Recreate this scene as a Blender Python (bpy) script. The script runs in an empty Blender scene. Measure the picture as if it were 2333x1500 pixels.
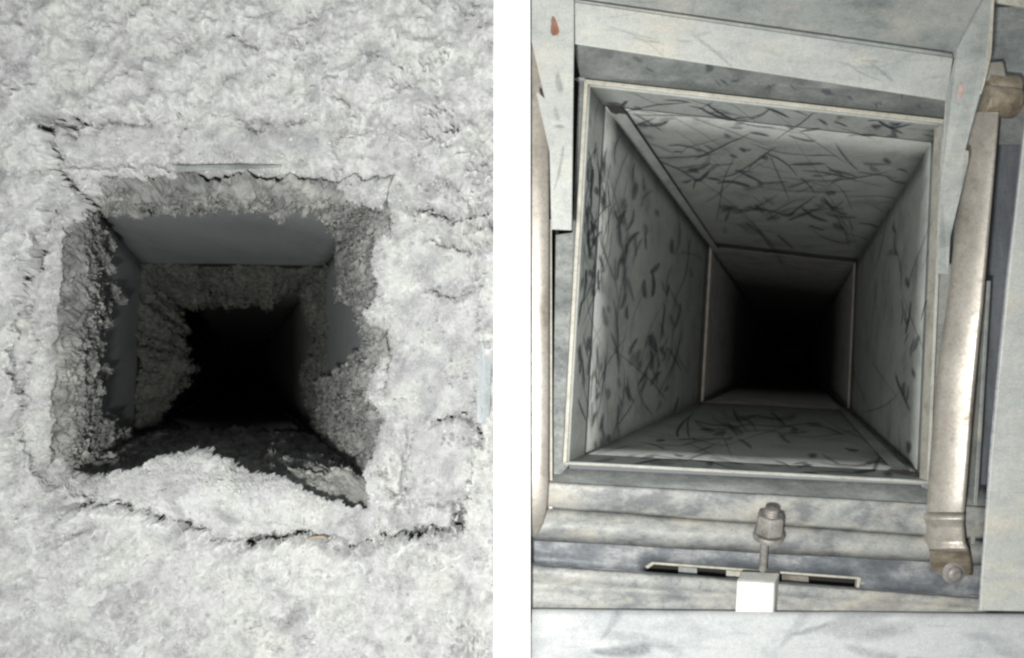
import bpy, bmesh, math, random
import numpy as np
from mathutils import Vector, Matrix

# ------------------------------------------------------------------ camera, world, lamp
SC = bpy.context.scene
COL = SC.collection
F, CX, CY, H = 1900.0, 1166.5, 750.0, 1.0       # focal length in photo pixels, image centre, camera height over the mouths

cd = bpy.data.cameras.new('camera')
cam = bpy.data.objects.new('camera', cd); COL.objects.link(cam)
cam.location = (0, 0, H)
cd.sensor_width = 36.0
cd.lens = 36.0 * F / 2333.0
cd.clip_start = 0.01; cd.clip_end = 60
cd.dof.use_dof = True; cd.dof.focus_distance = 1.03; cd.dof.aperture_fstop = 6.5
SC.camera = cam

w = bpy.data.worlds.new('World'); SC.world = w; w.use_nodes = True
wb = w.node_tree.nodes['Background']
wb.inputs[0].default_value = (0.93, 0.98, 1.0, 1); wb.inputs[1].default_value = 0.30

ld = bpy.data.lights.new('phone_flash', 'AREA')
ld.shape = 'DISK'; ld.size = 0.05; ld.energy = 15.5; ld.color = (1.0, 0.985, 0.95)
lamp = bpy.data.objects.new('phone_flash', ld); COL.objects.link(lamp)
lamp.location = (-0.075, -0.13, 1.03)

SC.render.engine = 'CYCLES'
SC.view_settings.view_transform = 'Standard'
SC.view_settings.look = 'None'
SC.view_settings.exposure = 0.17
SC.view_settings.gamma = 1.0
SC.view_settings.use_curve_mapping = False
SC.cycles.filter_width = 2.4
SC.cycles.max_bounces = 6
SC.cycles.transparent_max_bounces = 16

rng = np.random.default_rng(11)
random.seed(4)

# ------------------------------------------------------------------ helpers
def P(px, py, z=0.0):
    k = (H - z) / F
    return Vector(((px - CX) * k, -(py - CY) * k, z))

def tag(o, label=None, cat=None, group=None, kind=None):
    if label: o['label'] = label
    if cat: o['category'] = cat
    if group: o['group'] = group
    if kind: o['kind'] = kind
    return o

def thing(name, loc, label, cat, group=None):
    o = bpy.data.objects.new(name, None); COL.objects.link(o)
    o.location = loc; o.empty_display_size = 0.05
    return tag(o, label, cat, group)

def link(name, me, mat, parent=None, smooth=False, bevel=0.0, solid=0.0):
    o = bpy.data.objects.new(name, me); COL.objects.link(o)
    if mat: me.materials.append(mat)
    if smooth:
        me.polygons.foreach_set('use_smooth', np.ones(len(me.polygons), dtype=bool))
    if parent: o.parent = parent
    if solid:
        m = o.modifiers.new('thickness', 'SOLIDIFY'); m.thickness = abs(solid); m.offset = 1 if solid > 0 else -1
    if bevel:
        m = o.modifiers.new('edge', 'BEVEL'); m.width = bevel; m.segments = 2; m.limit_method = 'ANGLE'; m.angle_limit = 0.6
    return o

def mesh(name, verts, faces, mat, parent=None, **kw):
    off = Vector(parent.location) if parent and parent.parent is None else (Vector(parent.parent.location) if parent else Vector())
    me = bpy.data.meshes.new(name)
    me.from_pydata([tuple(Vector(v) - off) for v in verts], [], faces)
    me.validate(); 
    return link(name, me, mat, parent, **kw)

def plate(name, pts, mat, parent=None, thick=0.002, bevel=0.0007, sub=0):
    """outline of (px,py,z) points turned into a solid sheet, thickness going away from the viewer"""
    top = [P(*p) for p in pts]
    n = len(top)
    nrm = Vector((0, 0, 0))
    for i in range(n):
        nrm += top[i].cross(top[(i + 1) % n])
    nrm.normalize()
    if nrm.z < 0:
        top = top[::-1]; nrm = -nrm
    bot = [p - nrm * thick for p in top]
    fs = [list(range(n)), list(range(2 * n - 1, n - 1, -1))]
    for i in range(n):
        j = (i + 1) % n
        fs.append([i, i + n, j + n, j])
    return mesh(name, top + bot, fs, mat, parent, bevel=bevel)

def grid_mesh(name, A, mat, parent=None, **kw):
    """A: (n,m,3) array of points"""
    n, m = A.shape[:2]
    idx = np.arange(n * m).reshape(n, m)
    q = np.stack([idx[:-1, :-1], idx[1:, :-1], idx[1:, 1:], idx[:-1, 1:]], -1).reshape(-1, 4)
    return raw_mesh(name, A.reshape(-1, 3), q, mat, parent, **kw)

def raw_mesh(name, V, Q, mat, parent=None, attr=None, **kw):
    V = np.asarray(V, dtype=np.float32)
    if parent is not None:
        top = parent if parent.parent is None else parent.parent
        V = V - np.array(top.location, dtype=np.float32)
    me = bpy.data.meshes.new(name)
    k = Q.shape[1]
    me.vertices.add(len(V)); me.vertices.foreach_set('co', V.ravel())
    me.loops.add(Q.size); me.loops.foreach_set('vertex_index', Q.astype(np.int32).ravel())
    me.polygons.add(len(Q)); me.polygons.foreach_set('loop_start', np.arange(0, Q.size, k, dtype=np.int32))
    me.update(calc_edges=True)
    if attr:
        for an, arr in attr.items():
            a = me.attributes.new(an, 'FLOAT', 'POINT'); a.data.foreach_set('value', np.asarray(arr, dtype=np.float32).ravel())
    return link(name, me, mat, parent, **kw)

# vectorised gradient noise
_perm = np.concatenate([np.random.default_rng(3).permutation(256)] * 3).astype(np.int32)
_g = np.random.default_rng(5).normal(size=(256, 3)); _g /= np.linalg.norm(_g, axis=1, keepdims=True)
_g = _g.astype(np.float32)
def noise(x, y, z=0.0):
    x, y, z = np.broadcast_arrays(np.asarray(x, np.float32), np.asarray(y, np.float32), np.asarray(z, np.float32))
    xi, yi, zi = np.floor(x).astype(np.int32), np.floor(y).astype(np.int32), np.floor(z).astype(np.int32)
    xf, yf, zf = x - xi, y - yi, z - zi
    xi &= 255; yi &= 255; zi &= 255
    fd = lambda t: t * t * t * (t * (t * 6 - 15) + 10)
    u, v, ww = fd(xf), fd(yf), fd(zf)
    def gr(a, b, c):
        g = _g[_perm[_perm[_perm[(xi + a) & 255] + ((yi + b) & 255)] + ((zi + c) & 255)]]
        return g[..., 0] * (xf - a) + g[..., 1] * (yf - b) + g[..., 2] * (zf - c)
    l = lambda a, b, t: a + t * (b - a)
    return 1.6 * l(l(l(gr(0,0,0), gr(1,0,0), u), l(gr(0,1,0), gr(1,1,0), u), v),
                   l(l(gr(0,0,1), gr(1,0,1), u), l(gr(0,1,1), gr(1,1,1), u), v), ww)

def sstep(a, b, x):
    t = np.clip((x - a) / (b - a), 0, 1)
    return t * t * (3 - 2 * t)

def dline(u, v, pts, closed=False):
    d = np.full(u.shape, 1e9, np.float32)
    n = len(pts)
    for i in range(n if closed else n - 1):
        (ax, ay), (bx, by) = pts[i], pts[(i + 1) % n]
        ex, ey = bx - ax, by - ay
        t = np.clip(((u - ax) * ex + (v - ay) * ey) / (ex * ex + ey * ey + 1e-9), 0, 1)
        d = np.minimum(d, np.hypot(u - ax - t * ex, v - ay - t * ey))
    return d

def sdf(u, v, pts):
    d = dline(u, v, pts, True)
    ins = np.zeros(u.shape, bool)
    n = len(pts)
    for i in range(n):
        (ax, ay), (bx, by) = pts[i], pts[(i + 1) % n]
        if ay == by: continue
        c = ((ay > v) != (by > v)) & (u < (bx - ax) * (v - ay) / (by - ay) + ax)
        ins ^= c
    return np.where(ins, -d, d)

# ------------------------------------------------------------------ materials
def newmat(name):
    m = bpy.data.materials.new(name); m.use_nodes = True
    nt = m.node_tree
    return m, nt, nt.nodes['Principled BSDF']
def node(nt, t, **kw):
    n = nt.nodes.new(t)
    for k, v in kw.items(): setattr(n, k, v)
    return n
def coords(nt, scale=(1, 1, 1), rot=(0, 0, 0)):
    tc = node(nt, 'ShaderNodeNewGeometry')
    mp = node(nt, 'ShaderNodeMapping')
    mp.inputs['Scale'].default_value = scale; mp.inputs['Rotation'].default_value = rot
    nt.links.new(tc.outputs['Position'], mp.inputs['Vector'])
    return mp.outputs['Vector']
def noise_node(nt, vec, scale, detail=4, rough=0.55, dist=0.0):
    n = node(nt, 'ShaderNodeTexNoise')
    n.inputs['Scale'].default_value = scale; n.inputs['Detail'].default_value = detail
    n.inputs['Roughness'].default_value = rough; n.inputs['Distortion'].default_value = dist
    nt.links.new(vec, n.inputs['Vector'])
    return n.outputs['Fac']
def ramp(nt, fac, stops):
    r = node(nt, 'ShaderNodeValToRGB')
    el = r.color_ramp.elements
    while len(el) < len(stops): el.new(0.5)
    for e, (p, c) in zip(el, stops):
        e.position = p; e.color = (*c, 1) if len(c) == 3 else c
    nt.links.new(fac, r.inputs['Fac'])
    return r.outputs['Color']
def mix(nt, fac, a, b, mode='MIX'):
    m = node(nt, 'ShaderNodeMix', data_type='RGBA', blend_type=mode)
    if isinstance(fac, float): m.inputs[0].default_value = fac
    else: nt.links.new(fac, m.inputs[0])
    for s, i in ((a, 6), (b, 7)):
        if isinstance(s, tuple): m.inputs[i].default_value = (*s, 1)
        else: nt.links.new(s, m.inputs[i])
    return m.outputs[2]
def bump(nt, bsdf, h, strength, dist):
    b = node(nt, 'ShaderNodeBump'); b.inputs['Strength'].default_value = strength; b.inputs['Distance'].default_value = dist
    nt.links.new(h, b.inputs['Height']); nt.links.new(b.outputs['Normal'], bsdf.inputs['Normal'])

def dust_mat(name, light, tint, grey, fine=1.0, attr=False, sss=0.0):
    m, nt, b = newmat(name)
    v = coords(nt)
    c = ramp(nt, noise_node(nt, v, 14, 5, 0.6), [(0.35, light), (0.62, tint)])
    c = mix(nt, ramp(nt, noise_node(nt, v, 26, 7, 0.70, 0.5), [(0.49, (0, 0, 0)), (0.68, (0.95, 0.95, 0.95))]), c, grey)
    c = mix(nt, ramp(nt, noise_node(nt, v, 120, 6, 0.75, 0.8), [(0.56, (0, 0, 0)), (0.76, (1, 1, 1))]), c, tuple(x * 0.72 for x in grey))
    if attr:
        a = node(nt, 'ShaderNodeAttribute', attribute_name='film')
        c = mix(nt, a.outputs['Fac'], c, (0.30, 0.305, 0.32))
    nt.links.new(c, b.inputs['Base Color'])
    b.inputs['Roughness'].default_value = 1.0
    b.inputs['Specular IOR Level'].default_value = 0.15
    b.inputs['Sheen Weight'].default_value = 0.2 if light[0] > 0.4 else 0.0
    b.inputs['Subsurface Weight'].default_value = sss
    b.inputs['Subsurface Radius'].default_value = (1, 1, 1)
    b.inputs['Subsurface Scale'].default_value = 0.009
    b.inputs['Sheen Roughness'].default_value = 0.7
    bump(nt, b, noise_node(nt, v, 300, 5, 0.7, 0.4), 0.12 * fine, 0.004)
    return m

def steel_mat(name, dark, mid, pale, scale=9, stretch=(1, 1, 1), rot=0.0, metal=0.25, rough=0.45, lo=0.32, hi=0.66, speck=0.25, cream=None):
    """zinc sheet under an uneven film of dust: broad tone, grime blotches with broken edges, rub marks, spangle and grain"""
    m, nt, b = newmat(name)
    iso = coords(nt, (1, 1, 1))
    v = coords(nt, stretch, (0, 0, rot))
    f = noise_node(nt, v, scale, 9, 0.68)
    c = ramp(nt, f, [(lo, tuple(0.72 * a_ + 0.28 * b_ for a_, b_ in zip(dark, mid))), ((lo + hi) / 2 - 0.02, mid), (hi, pale)])
    f2 = noise_node(nt, iso, scale * 6.5, 9, 0.80)
    c = mix(nt, ramp(nt, f2, [(0.53, (0, 0, 0)), (0.72, (min(1, speck * 2.6),) * 3)]), c, dark)
    rub = noise_node(nt, coords(nt, tuple(3.0 if k == 0 else 40.0 for k in range(3)), (0, 0, rot + 0.5)), 6, 4, 0.6)
    c = mix(nt, ramp(nt, rub, [(0.60, (0, 0, 0)), (0.72, (0.28,) * 3)]), c, dark)
    if cream:
        f3 = noise_node(nt, coords(nt, (0.6, 1.4, 1)), scale * 0.9, 6, 0.65)
        c = mix(nt, ramp(nt, f3, [(0.5, (0, 0, 0)), (0.68, (0.7,) * 3)]), c, cream)
    vo = node(nt, 'ShaderNodeTexVoronoi'); vo.inputs['Scale'].default_value = 170
    nt.links.new(iso, vo.inputs['Vector'])
    c = mix(nt, 0.35, c, ramp(nt, vo.outputs['Color'], [(0.0, (0.8,) * 3), (1.0, (1.1,) * 3)]), 'MULTIPLY')
    f4 = noise_node(nt, iso, 480, 4, 0.75)
    c = mix(nt, 0.45, c, ramp(nt, f4, [(0.3, (0.55,) * 3), (0.7, (1.25,) * 3)]), 'MULTIPLY')
    nt.links.new(c, b.inputs['Base Color'])
    b.inputs['Metallic'].default_value = metal
    r = ramp(nt, f2, [(0.3, (rough - .06,) * 3), (0.7, (rough + .22,) * 3)])
    nt.links.new(r, b.inputs['Roughness'])
    bump(nt, b, f2, 0.16, 0.002)
    return m

M = {}
M['dust'] = dust_mat('pale_lint_dust', (0.575, 0.588, 0.56), (0.525, 0.53, 0.535), (0.285, 0.29, 0.295), attr=True, sss=0.8)
M['dust_in'] = dust_mat('shade_toned_lint', (0.37, 0.375, 0.35), (0.20, 0.205, 0.20), (0.09, 0.093, 0.09), 2.5)  # lint coloured darker to stand for the shade inside the mouth
M['dust_deep'] = dust_mat('deep_shade_toned_lint', (0.125, 0.127, 0.110), (0.10, 0.104, 0.095), (0.05, 0.052, 0.05), 2.5)  # lint again, with the falloff of light in depth put into its colour
M['crumb'] = dust_mat('loose_lint', (0.595, 0.608, 0.58), (0.54, 0.545, 0.55), (0.35, 0.355, 0.36))
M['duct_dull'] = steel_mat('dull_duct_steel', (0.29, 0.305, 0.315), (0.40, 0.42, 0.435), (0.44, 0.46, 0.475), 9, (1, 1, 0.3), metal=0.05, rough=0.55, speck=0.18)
M['galv'] = steel_mat('smeared_galvanised_steel', (0.13, 0.143, 0.143), (0.295, 0.315, 0.30), (0.39, 0.405, 0.38), 16, (0.6, 1.2, 1), -0.1, metal=0.2, cream=(0.46, 0.44, 0.38))
M['galv_light'] = steel_mat('pale_dusty_steel', (0.20, 0.218, 0.213), (0.39, 0.41, 0.39), (0.47, 0.485, 0.455), 18, (0.5, 1.3, 1), -0.12, metal=0.08, lo=0.24, hi=0.6, speck=0.16, cream=(0.56, 0.525, 0.44))
M['galv_wall'] = steel_mat('wiped_duct_wall', (0.26, 0.28, 0.27), (0.455, 0.48, 0.452), (0.54, 0.56, 0.53), 15, (1, 1, 0.6), 0, metal=0.06, rough=0.55, speck=0.22)
M['galv_dark'] = steel_mat('dark_grimy_steel', (0.08, 0.09, 0.095), (0.19, 0.205, 0.20), (0.31, 0.325, 0.31), 26, (0.6, 1.2, 1), -0.1, metal=0.15, rough=0.55, speck=0.35)
M['galv_far'] = steel_mat('shade_dark_duct_steel', (0.06, 0.06, 0.06), (0.12, 0.12, 0.117), (0.16, 0.16, 0.155), 15, metal=0.05, rough=0.6)  # darker copy of the duct steel, depth shade put into the colour
M['channel'] = steel_mat('blue_grey_side_steel', (0.07, 0.078, 0.09), (0.12, 0.13, 0.145), (0.2, 0.215, 0.23), 18, (1.5, 0.25, 1), metal=0.35, rough=0.4)
M['sill'] = steel_mat('dirty_sill_steel', (0.14, 0.15, 0.155), (0.31, 0.32, 0.31), (0.43, 0.43, 0.40), 30, (0.7, 1.15, 1), -0.06, metal=0.08, lo=0.39, hi=0.63, speck=0.55, cream=(0.54, 0.50, 0.42))
M['smudge'] = steel_mat('blue_grey_smudged_steel', (0.09, 0.10, 0.115), (0.16, 0.175, 0.19), (0.36, 0.37, 0.37), 26, (0.7, 1.2, 1), -0.06, metal=0.1, rough=0.5, lo=0.38, hi=0.64, speck=0.3)
M['rim'] = steel_mat('cream_sealed_edge', (0.26, 0.25, 0.215), (0.48, 0.46, 0.39), (0.58, 0.56, 0.49), 40, metal=0.05, rough=0.5, speck=0.25)
M['seal'] = steel_mat('tan_joint_edge', (0.22, 0.19, 0.16), (0.40, 0.36, 0.31), (0.48, 0.44, 0.38), 60, metal=0.05, rough=0.6)
M['tan'] = steel_mat('tan_oxidised_metal', (0.17, 0.15, 0.122), (0.375, 0.345, 0.30), (0.475, 0.445, 0.395), 15, (1.2, 0.7, 1), 0.08, metal=0.45, rough=0.33, lo=0.34, hi=0.60, speck=0.30)
M['brown'] = steel_mat('brown_corroded_metal', (0.09, 0.07, 0.045), (0.27, 0.225, 0.165), (0.44, 0.39, 0.31), 34, metal=0.35, rough=0.42)
M['rust'] = steel_mat('orange_rust', (0.15, 0.06, 0.035), (0.25, 0.115, 0.07), (0.34, 0.21, 0.15), 90, metal=0.0, rough=0.8)
M['rust_pale'] = steel_mat('pale_rust', (0.34, 0.22, 0.17), (0.45, 0.33, 0.28), (0.5, 0.42, 0.37), 90, metal=0.0, rough=0.8)
M['near'] = steel_mat('white_smeared_plate', (0.20, 0.235, 0.27), (0.43, 0.455, 0.47), (0.54, 0.56, 0.56), 11, (0.6, 1.3, 1), -0.15, metal=0.03, rough=0.55, lo=0.34, hi=0.52, speck=0.08)
M['white_tab'] = steel_mat('bright_tab_metal', (0.6, 0.6, 0.57), (0.74, 0.74, 0.70), (0.8, 0.8, 0.76), 40, metal=0.05, rough=0.4, speck=0.05)
M['shade_dark'] = steel_mat('shade_black_duct_steel', (0.05, 0.05, 0.05), (0.10, 0.10, 0.10), (0.13, 0.13, 0.13), 15, metal=0.05, rough=0.7)  # blackness of the deep shaft painted into the steel colour
M['zinc'] = steel_mat('dirty_zinc_bolt', (0.13, 0.12, 0.105), (0.30, 0.285, 0.26), (0.42, 0.405, 0.38), 70, metal=0.4, rough=0.5, speck=0.3)
M['strip'] = steel_mat('bluish_bare_metal', (0.34, 0.37, 0.38), (0.48, 0.52, 0.535), (0.54, 0.57, 0.58), 30, metal=0.1, rough=0.4)
m, nt, b = newmat('gap_fill_white'); M['white'] = m
b.inputs['Base Color'].default_value = (0.94, 0.94, 0.935, 1); b.inputs['Roughness'].default_value = 0.8
m, nt, b = newmat('opening_shade_black'); M['void'] = m
b.inputs['Base Color'].default_value = (0.022, 0.02, 0.018, 1); b.inputs['Roughness'].default_value = 0.9  # near-black colour standing in for shade in gaps and openings
m, nt, b = newmat('twig_brown'); M['twig'] = m
b.inputs['Base Color'].default_value = (0.34, 0.28, 0.22, 1); b.inputs['Roughness'].default_value = 0.9
# dark brush streaks where the dust film is wiped off
m, nt, b = newmat('bare_dark_streak'); M['streak'] = m
b.inputs['Base Color'].default_value = (0.085, 0.097, 0.115, 1); b.inputs['Roughness'].default_value = 0.5; b.inputs['Metallic'].default_value = 0.1
a = node(nt, 'ShaderNodeAttribute', attribute_name='fade')
nz = noise_node(nt, coords(nt), 260, 3, 0.6)
mm = node(nt, 'ShaderNodeMath', operation='MULTIPLY'); nt.links.new(a.outputs['Fac'], mm.inputs[0])
rr = ramp(nt, nz, [(0.3, (0.45,) * 3), (0.6, (1.0,) * 3)]); nt.links.new(rr, mm.inputs[1])
nt.links.new(mm.outputs[0], b.inputs['Alpha'])

# ================================================================== LEFT: the dust-choked duct
VL = np.array((550.0, 855.0))
QL = np.array(((148, 402), (888, 415), (892, 1140), (112, 1122)), float)
S0 = H / F                                   # metres per photo pixel at the mouth

def tube_point(Q, V, s, w, T=0.0):
    """s: 0..4 round the mouth outline from its top left corner, w: 1 at the mouth .. 0 far away, T: share moved towards the axis"""
    s = np.asarray(s) % 4.0
    i = np.floor(s).astype(int) % 4
    t = s - np.floor(s)
    base = Q[i] * (1 - t)[..., None] + Q[(i + 1) % 4] * t[..., None]
    r = (base - V) * (1 - np.asarray(T))[..., None]
    d = H / np.asarray(w)
    px = V + r * np.asarray(w)[..., None]
    k = d / F
    return np.stack([(px[..., 0] - CX) * k, -(px[..., 1] - CY) * k, H - d], -1)

base = tube_point(QL, VL, np.array([2.5]), np.array([0.3]))[0]
dirty = thing('dusty_duct', (float(base[0]), float(base[1]), float(base[2])), 'dull grey metal duct choked with pale lint, left of the white board', 'air duct')
def wall(name, Q, V, side, w0, w1, mat, parent, thick=0.0015, warp=0.0, n=14, sink=0.0):
    s = np.linspace(0, 1, n)[:, None] * np.ones((1, n)); d = np.linspace(H / w0, H / w1, n)[None, :] * np.ones((n, 1))
    s = np.clip(s, 0.0, 0.9999)
    A = tube_point(Q, V, s + side, H / d, np.full(s.shape, -sink))
    if warp:
        c = tube_point(Q, V, s + side, H / d, np.full(s.shape, 0.05)) - A
        c /= np.linalg.norm(c, axis=-1, keepdims=True)
        A = A + c * (warp * noise(s * 3 + side * 7, d * 3))[..., None] * np.minimum(1, 8 * s * (1 - s))[..., None]
    return grid_mesh(name, A, mat, parent, smooth=True, solid=thick)
for k in range(4):
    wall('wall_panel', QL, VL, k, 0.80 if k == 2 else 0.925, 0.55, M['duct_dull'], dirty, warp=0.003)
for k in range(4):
    wall('wall_panel', QL, VL, k, 0.556, 0.06, M['shade_dark'], dirty, warp=0.003, sink=0.015)
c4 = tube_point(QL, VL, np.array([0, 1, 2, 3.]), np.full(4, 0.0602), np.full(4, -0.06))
mesh('light_block_cap', [Vector(p) for p in c4], [[0, 3, 2, 1]], M['shade_dark'], dirty, solid=0.002)  # cap added to keep outside light from entering the far end
# flange plates under the dust, coloured dark as the shade in its cracks
ic = tube_point(QL, VL, np.array([0, 1, 2, 3.]), np.full(4, 0.932), np.full(4, -0.015))
oc = [P(-140, -140, -0.072), P(1120, -140, -0.072), P(1120, 1640, -0.072), P(-140, 1640, -0.072)]
for k in range(4):
    kk = (k + 1) % 4
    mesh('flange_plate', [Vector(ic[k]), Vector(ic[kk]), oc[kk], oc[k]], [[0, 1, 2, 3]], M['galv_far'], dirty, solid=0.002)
# bare flange edge peeping out above the mouth
plate('flange_edge', [(398, 377, -0.020), (520, 375, -0.019), (640, 376, -0.022), (640, 381, -0.022), (520, 387, -0.019), (406, 392, -0.020)], M['galv'], dirty, 0.002, 0.0004)

# ---- blanket of dust round the mouth
mouth = [(152, 440), (210, 416), (262, 394), (330, 390), (382, 392), (402, 380), (520, 378), (640, 383), (742, 398), (790, 440), (850, 455),
         (893, 470), (880, 520), (858, 560), (852, 610), (868, 660), (838, 720), (890, 752), (896, 800), (862, 830), (842, 880), (858, 930), (880, 960),
         (862, 1030), (838, 1090), (858, 1182), (800, 1168), (760, 1160), (700, 1152), (672, 1125), (640, 1104), (560, 1092), (505, 1062), (440, 1046), (362, 1054),
         (318, 1080), (250, 1096), (205, 1108), (112, 1104), (94, 1020), (98, 900), (112, 760), (122, 640), (126, 540)]
frame_out = [(88, 252), (180, 268), (330, 266), (540, 262), (740, 266), (830, 300), (930, 330), (1040, 470), (1085, 520), (1092, 700), (1086, 960), (1075, 1090),
             (1045, 1225), (900, 1228), (790, 1252), (740, 1232), (655, 1226), (600, 1242), (510, 1242), (450, 1214), (330, 1178), (240, 1150), (100, 1112), (35, 980), (28, 800), (40, 650), (100, 480), (168, 448), (120, 380)]
cracks = [  # polyline, half width px, depth m
    ([(86, 250), (108, 320), (120, 385), (150, 420), (172, 452)], 6, 0.032),
    ([(86, 250), (150, 262), (180, 268)], 6, 0.022),
    ([(126, 262), (160, 290), (205, 276)], 7, 0.03),
    ([(205, 276), (280, 270), (330, 268)], 4, 0.018),
    ([(536, 268), (580, 280), (640, 268), (740, 262)], 7, 0.018),
    ([(106, 470), (100, 540), (80, 590), (45, 640), (38, 670), (58, 700)], 6, 0.035),
    ([(58, 700), (70, 760), (60, 850), (35, 900), (28, 960), (10, 1040)], 3.5, 0.020),
    ([(100, 1110), (150, 1160), (240, 1150), (300, 1172), (370, 1190), (450, 1214), (500, 1240), (560, 1246), (640, 1230)], 5, 0.035),
    ([(640, 1230), (700, 1226), (742, 1232), (790, 1252), (850, 1240), (905, 1222), (1010, 1224)], 5.5, 0.045),
    ([(1010, 1224), (1046, 1205), (1050, 1155)], 5, 0.03),
    ([(120, 1180), (118, 1240), (150, 1225), (190, 1205)], 4, 0.015),
    ([(940, 478), (1000, 482), (1032, 500), (1060, 490), (1120, 480)], 4.5, 0.025),
    ([(975, 545), (1035, 560), (1085, 575), (1092, 650), (1040, 680), (980, 660)], 3.2, 0.018),
    ([(990, 960), (1040, 948), (1085, 962), (1095, 1010)], 4, 0.02),
    ([(930, 980), (925, 1080), (905, 1160)], 3, 0.012),
    ([(770, 200), (800, 260), (760, 330), (770, 400)], 2.5, 0.010),
    ([(860, 1060), (890, 1130), (985, 1150), (1045, 1150)], 3, 0.014),
    ([(390, 375), (330, 372), (240, 380), (150, 370)], 2.5, 0.008),
    ([(410, 280), (398, 330), (396, 372)], 2.5, 0.010),
    ([(1070, 520), (1125, 505)], 4, 0.02),
]
pits = [(570, 92, 22, .030), (525, 80, 14, .028), (690, 30, 26, .022), (586, 110, 12, .03), (1000, 285, 46, .022), (1030, 290, 20, .04), (975, 140, 22, .02), (1010, 130, 16, .024),
        (915, 178, 34, .014), (680, 90, 24, .012), (410, 95, 26, .012), (30, 205, 22, .012), (1060, 1450, 34, .028), (1090, 1490, 24, .03), (1040, 1480, 18, .03), (630, 1472, 20, .028), (430, 1460, 32, .014),
        (290, 1450, 22, .014), (60, 1385, 18, .014), (700, 1460, 22, .018), (590, 1440, 28, .012), (1035, 995, 12, .03), (1055, 1000, 8, .03), (1015, 1000, 8, .025), (1000, 1285, 16, .02), (620, 170, 14, .014), (1095, 380, 40, .016), (1080, 460, 22, .025),
        (870, 470, 20, .02), (960, 1270, 14, .014), (40, 690, 26, .018), (20, 1170, 14, .014), (850, 1245, 10, .01), (1095, 1280, 20, .016), (300, 35, 16, .012), (395, 20, 14, .012), (210, 60, 18, .01)]
STEP = 2.4
uu = np.arange(-110, 1127, STEP); vv = np.arange(-110, 1612, STEP)
U, Vv = np.meshgrid(uu, vv, indexing='ij')
U = U.astype(np.float32); Vv = Vv.astype(np.float32)
wx = noise(U / 26, Vv / 26, 3.1) * 9 + noise(U / 9, Vv / 9, 7.7) * 5
wy = noise(U / 26, Vv / 26, 13.1) * 9 + noise(U / 9, Vv / 9, 17.7) * 5
sm = sdf(U + wx * 0.8, Vv + wy * 0.8, mouth)
so = sdf(U + wx * 1.6, Vv + wy * 1.6, frame_out)
inside = sstep(5, -9, so)
bottom_mound = np.exp(-(((U - 545) / 300) ** 2 + ((Vv - 1150) / 75) ** 2) ** 1.5)
smooth_z = -0.030 * inside + 0.050 * bottom_mound
smooth_z += 0.010 * noise(U / 260, Vv / 260, 1.3) + 0.008 * noise(U / 110, Vv / 110, 2.9)
smooth_z += 0.012 * np.exp(-((U - 985) / 70) ** 2 - ((Vv - 800) / 320) ** 2)
lump = np.zeros_like(U)
for wl, am, sd in ((110, .0120, .3), (58, .0085, 5.3), (31, .0036, 9.3), (16, .0010, 15.3)):
    o1 = noise(U / 90, Vv / 90, sd + 40) * 14
    lump += am * (np.abs(noise((U + o1) / wl, (Vv - o1) / wl, sd)) * 2.2 - 0.55)
lump += 0.008 * noise(U / 75, Vv / 75, 33.3) + 0.005 * noise(U / 34, Vv / 34, 36.3) + 0.0025 * noise(U / 15, Vv / 15, 39.3)
softness = 0.55 + 0.45 * sstep(-0.3, 0.5, noise(U / 150, Vv / 150, 50.2))
flat_film = np.maximum(np.exp(-(((U - 270) / 110) ** 2 + ((Vv - 330) / 40) ** 2) ** 2), np.exp(-(((U - 590) / 170) ** 2 + ((Vv - 335) / 42) ** 2) ** 2))
flat_film = np.maximum(flat_film, 0.8 * np.exp(-(((U - 1000) / 70) ** 2 + ((Vv - 590) / 80) ** 2) ** 2))
flat_film = np.maximum(flat_film, 0.8 * np.exp(-(((U - 970) / 50) ** 2 + ((Vv - 960) / 190) ** 2) ** 2))
amp = (0.35 + 0.80 * softness) * (1 - 0.40 * inside) * (1 - 0.75 * flat_film)
Z = smooth_z + lump * amp
gash = np.zeros_like(U)
for pts, hw, dep in cracks:
    d = dline(U + wx * 1.3, Vv + wy * 1.3, pts)
    wv = hw * 1.25 * np.clip(0.7 + 1.1 * noise(U / 33, Vv / 33, 61.0), 0.12, 2)
    cut = np.exp(-(d / (wv * 1.5 + 3.0)) ** 1.6); Z -= (dep * 0.8 + 0.016) * cut; gash = np.maximum(gash, cut * (1.0 if dep >= 0.03 else 0.84 if dep >= 0.02 else 0.62))
for x, y, r, dep in pits:
    g = np.exp(-((U - x) ** 2 + (Vv - y) ** 2) / (r * r))
    pc = 0.9 * sstep(0.30, 0.62, g * (0.85 + 0.9 * noise(U / 11 + x, Vv / 11, 71.0))); Z -= (dep * 0.8 + 0.003) * pc; gash = np.maximum(gash, pc * 0.6)
mpits = sstep(0.52, 0.75, noise(U / 17, Vv / 17, 88.0) + 0.35 * noise(U / 80, Vv / 80, 90.0)) * (1 - 0.8 * flat_film)
Z -= 0.014 * mpits
Z -= 0.055 * np.exp(-np.maximum(sm + 17, 0) / 9.0) * (1 - 0.75 * sstep(1020, 1050, Vv) * sstep(150, 260, U))
k = (H - smooth_z) / F
X = (U - CX) * k; Y = -(Vv - CY) * k
lat = 0.0016
X = X + lat * noise(U / 8, Vv / 8, 101.) ; Y = Y + lat * noise(U / 8, Vv / 8, 111.)
Xn, Yn, Zn = X.copy(), Y.copy(), Z.copy()
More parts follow.
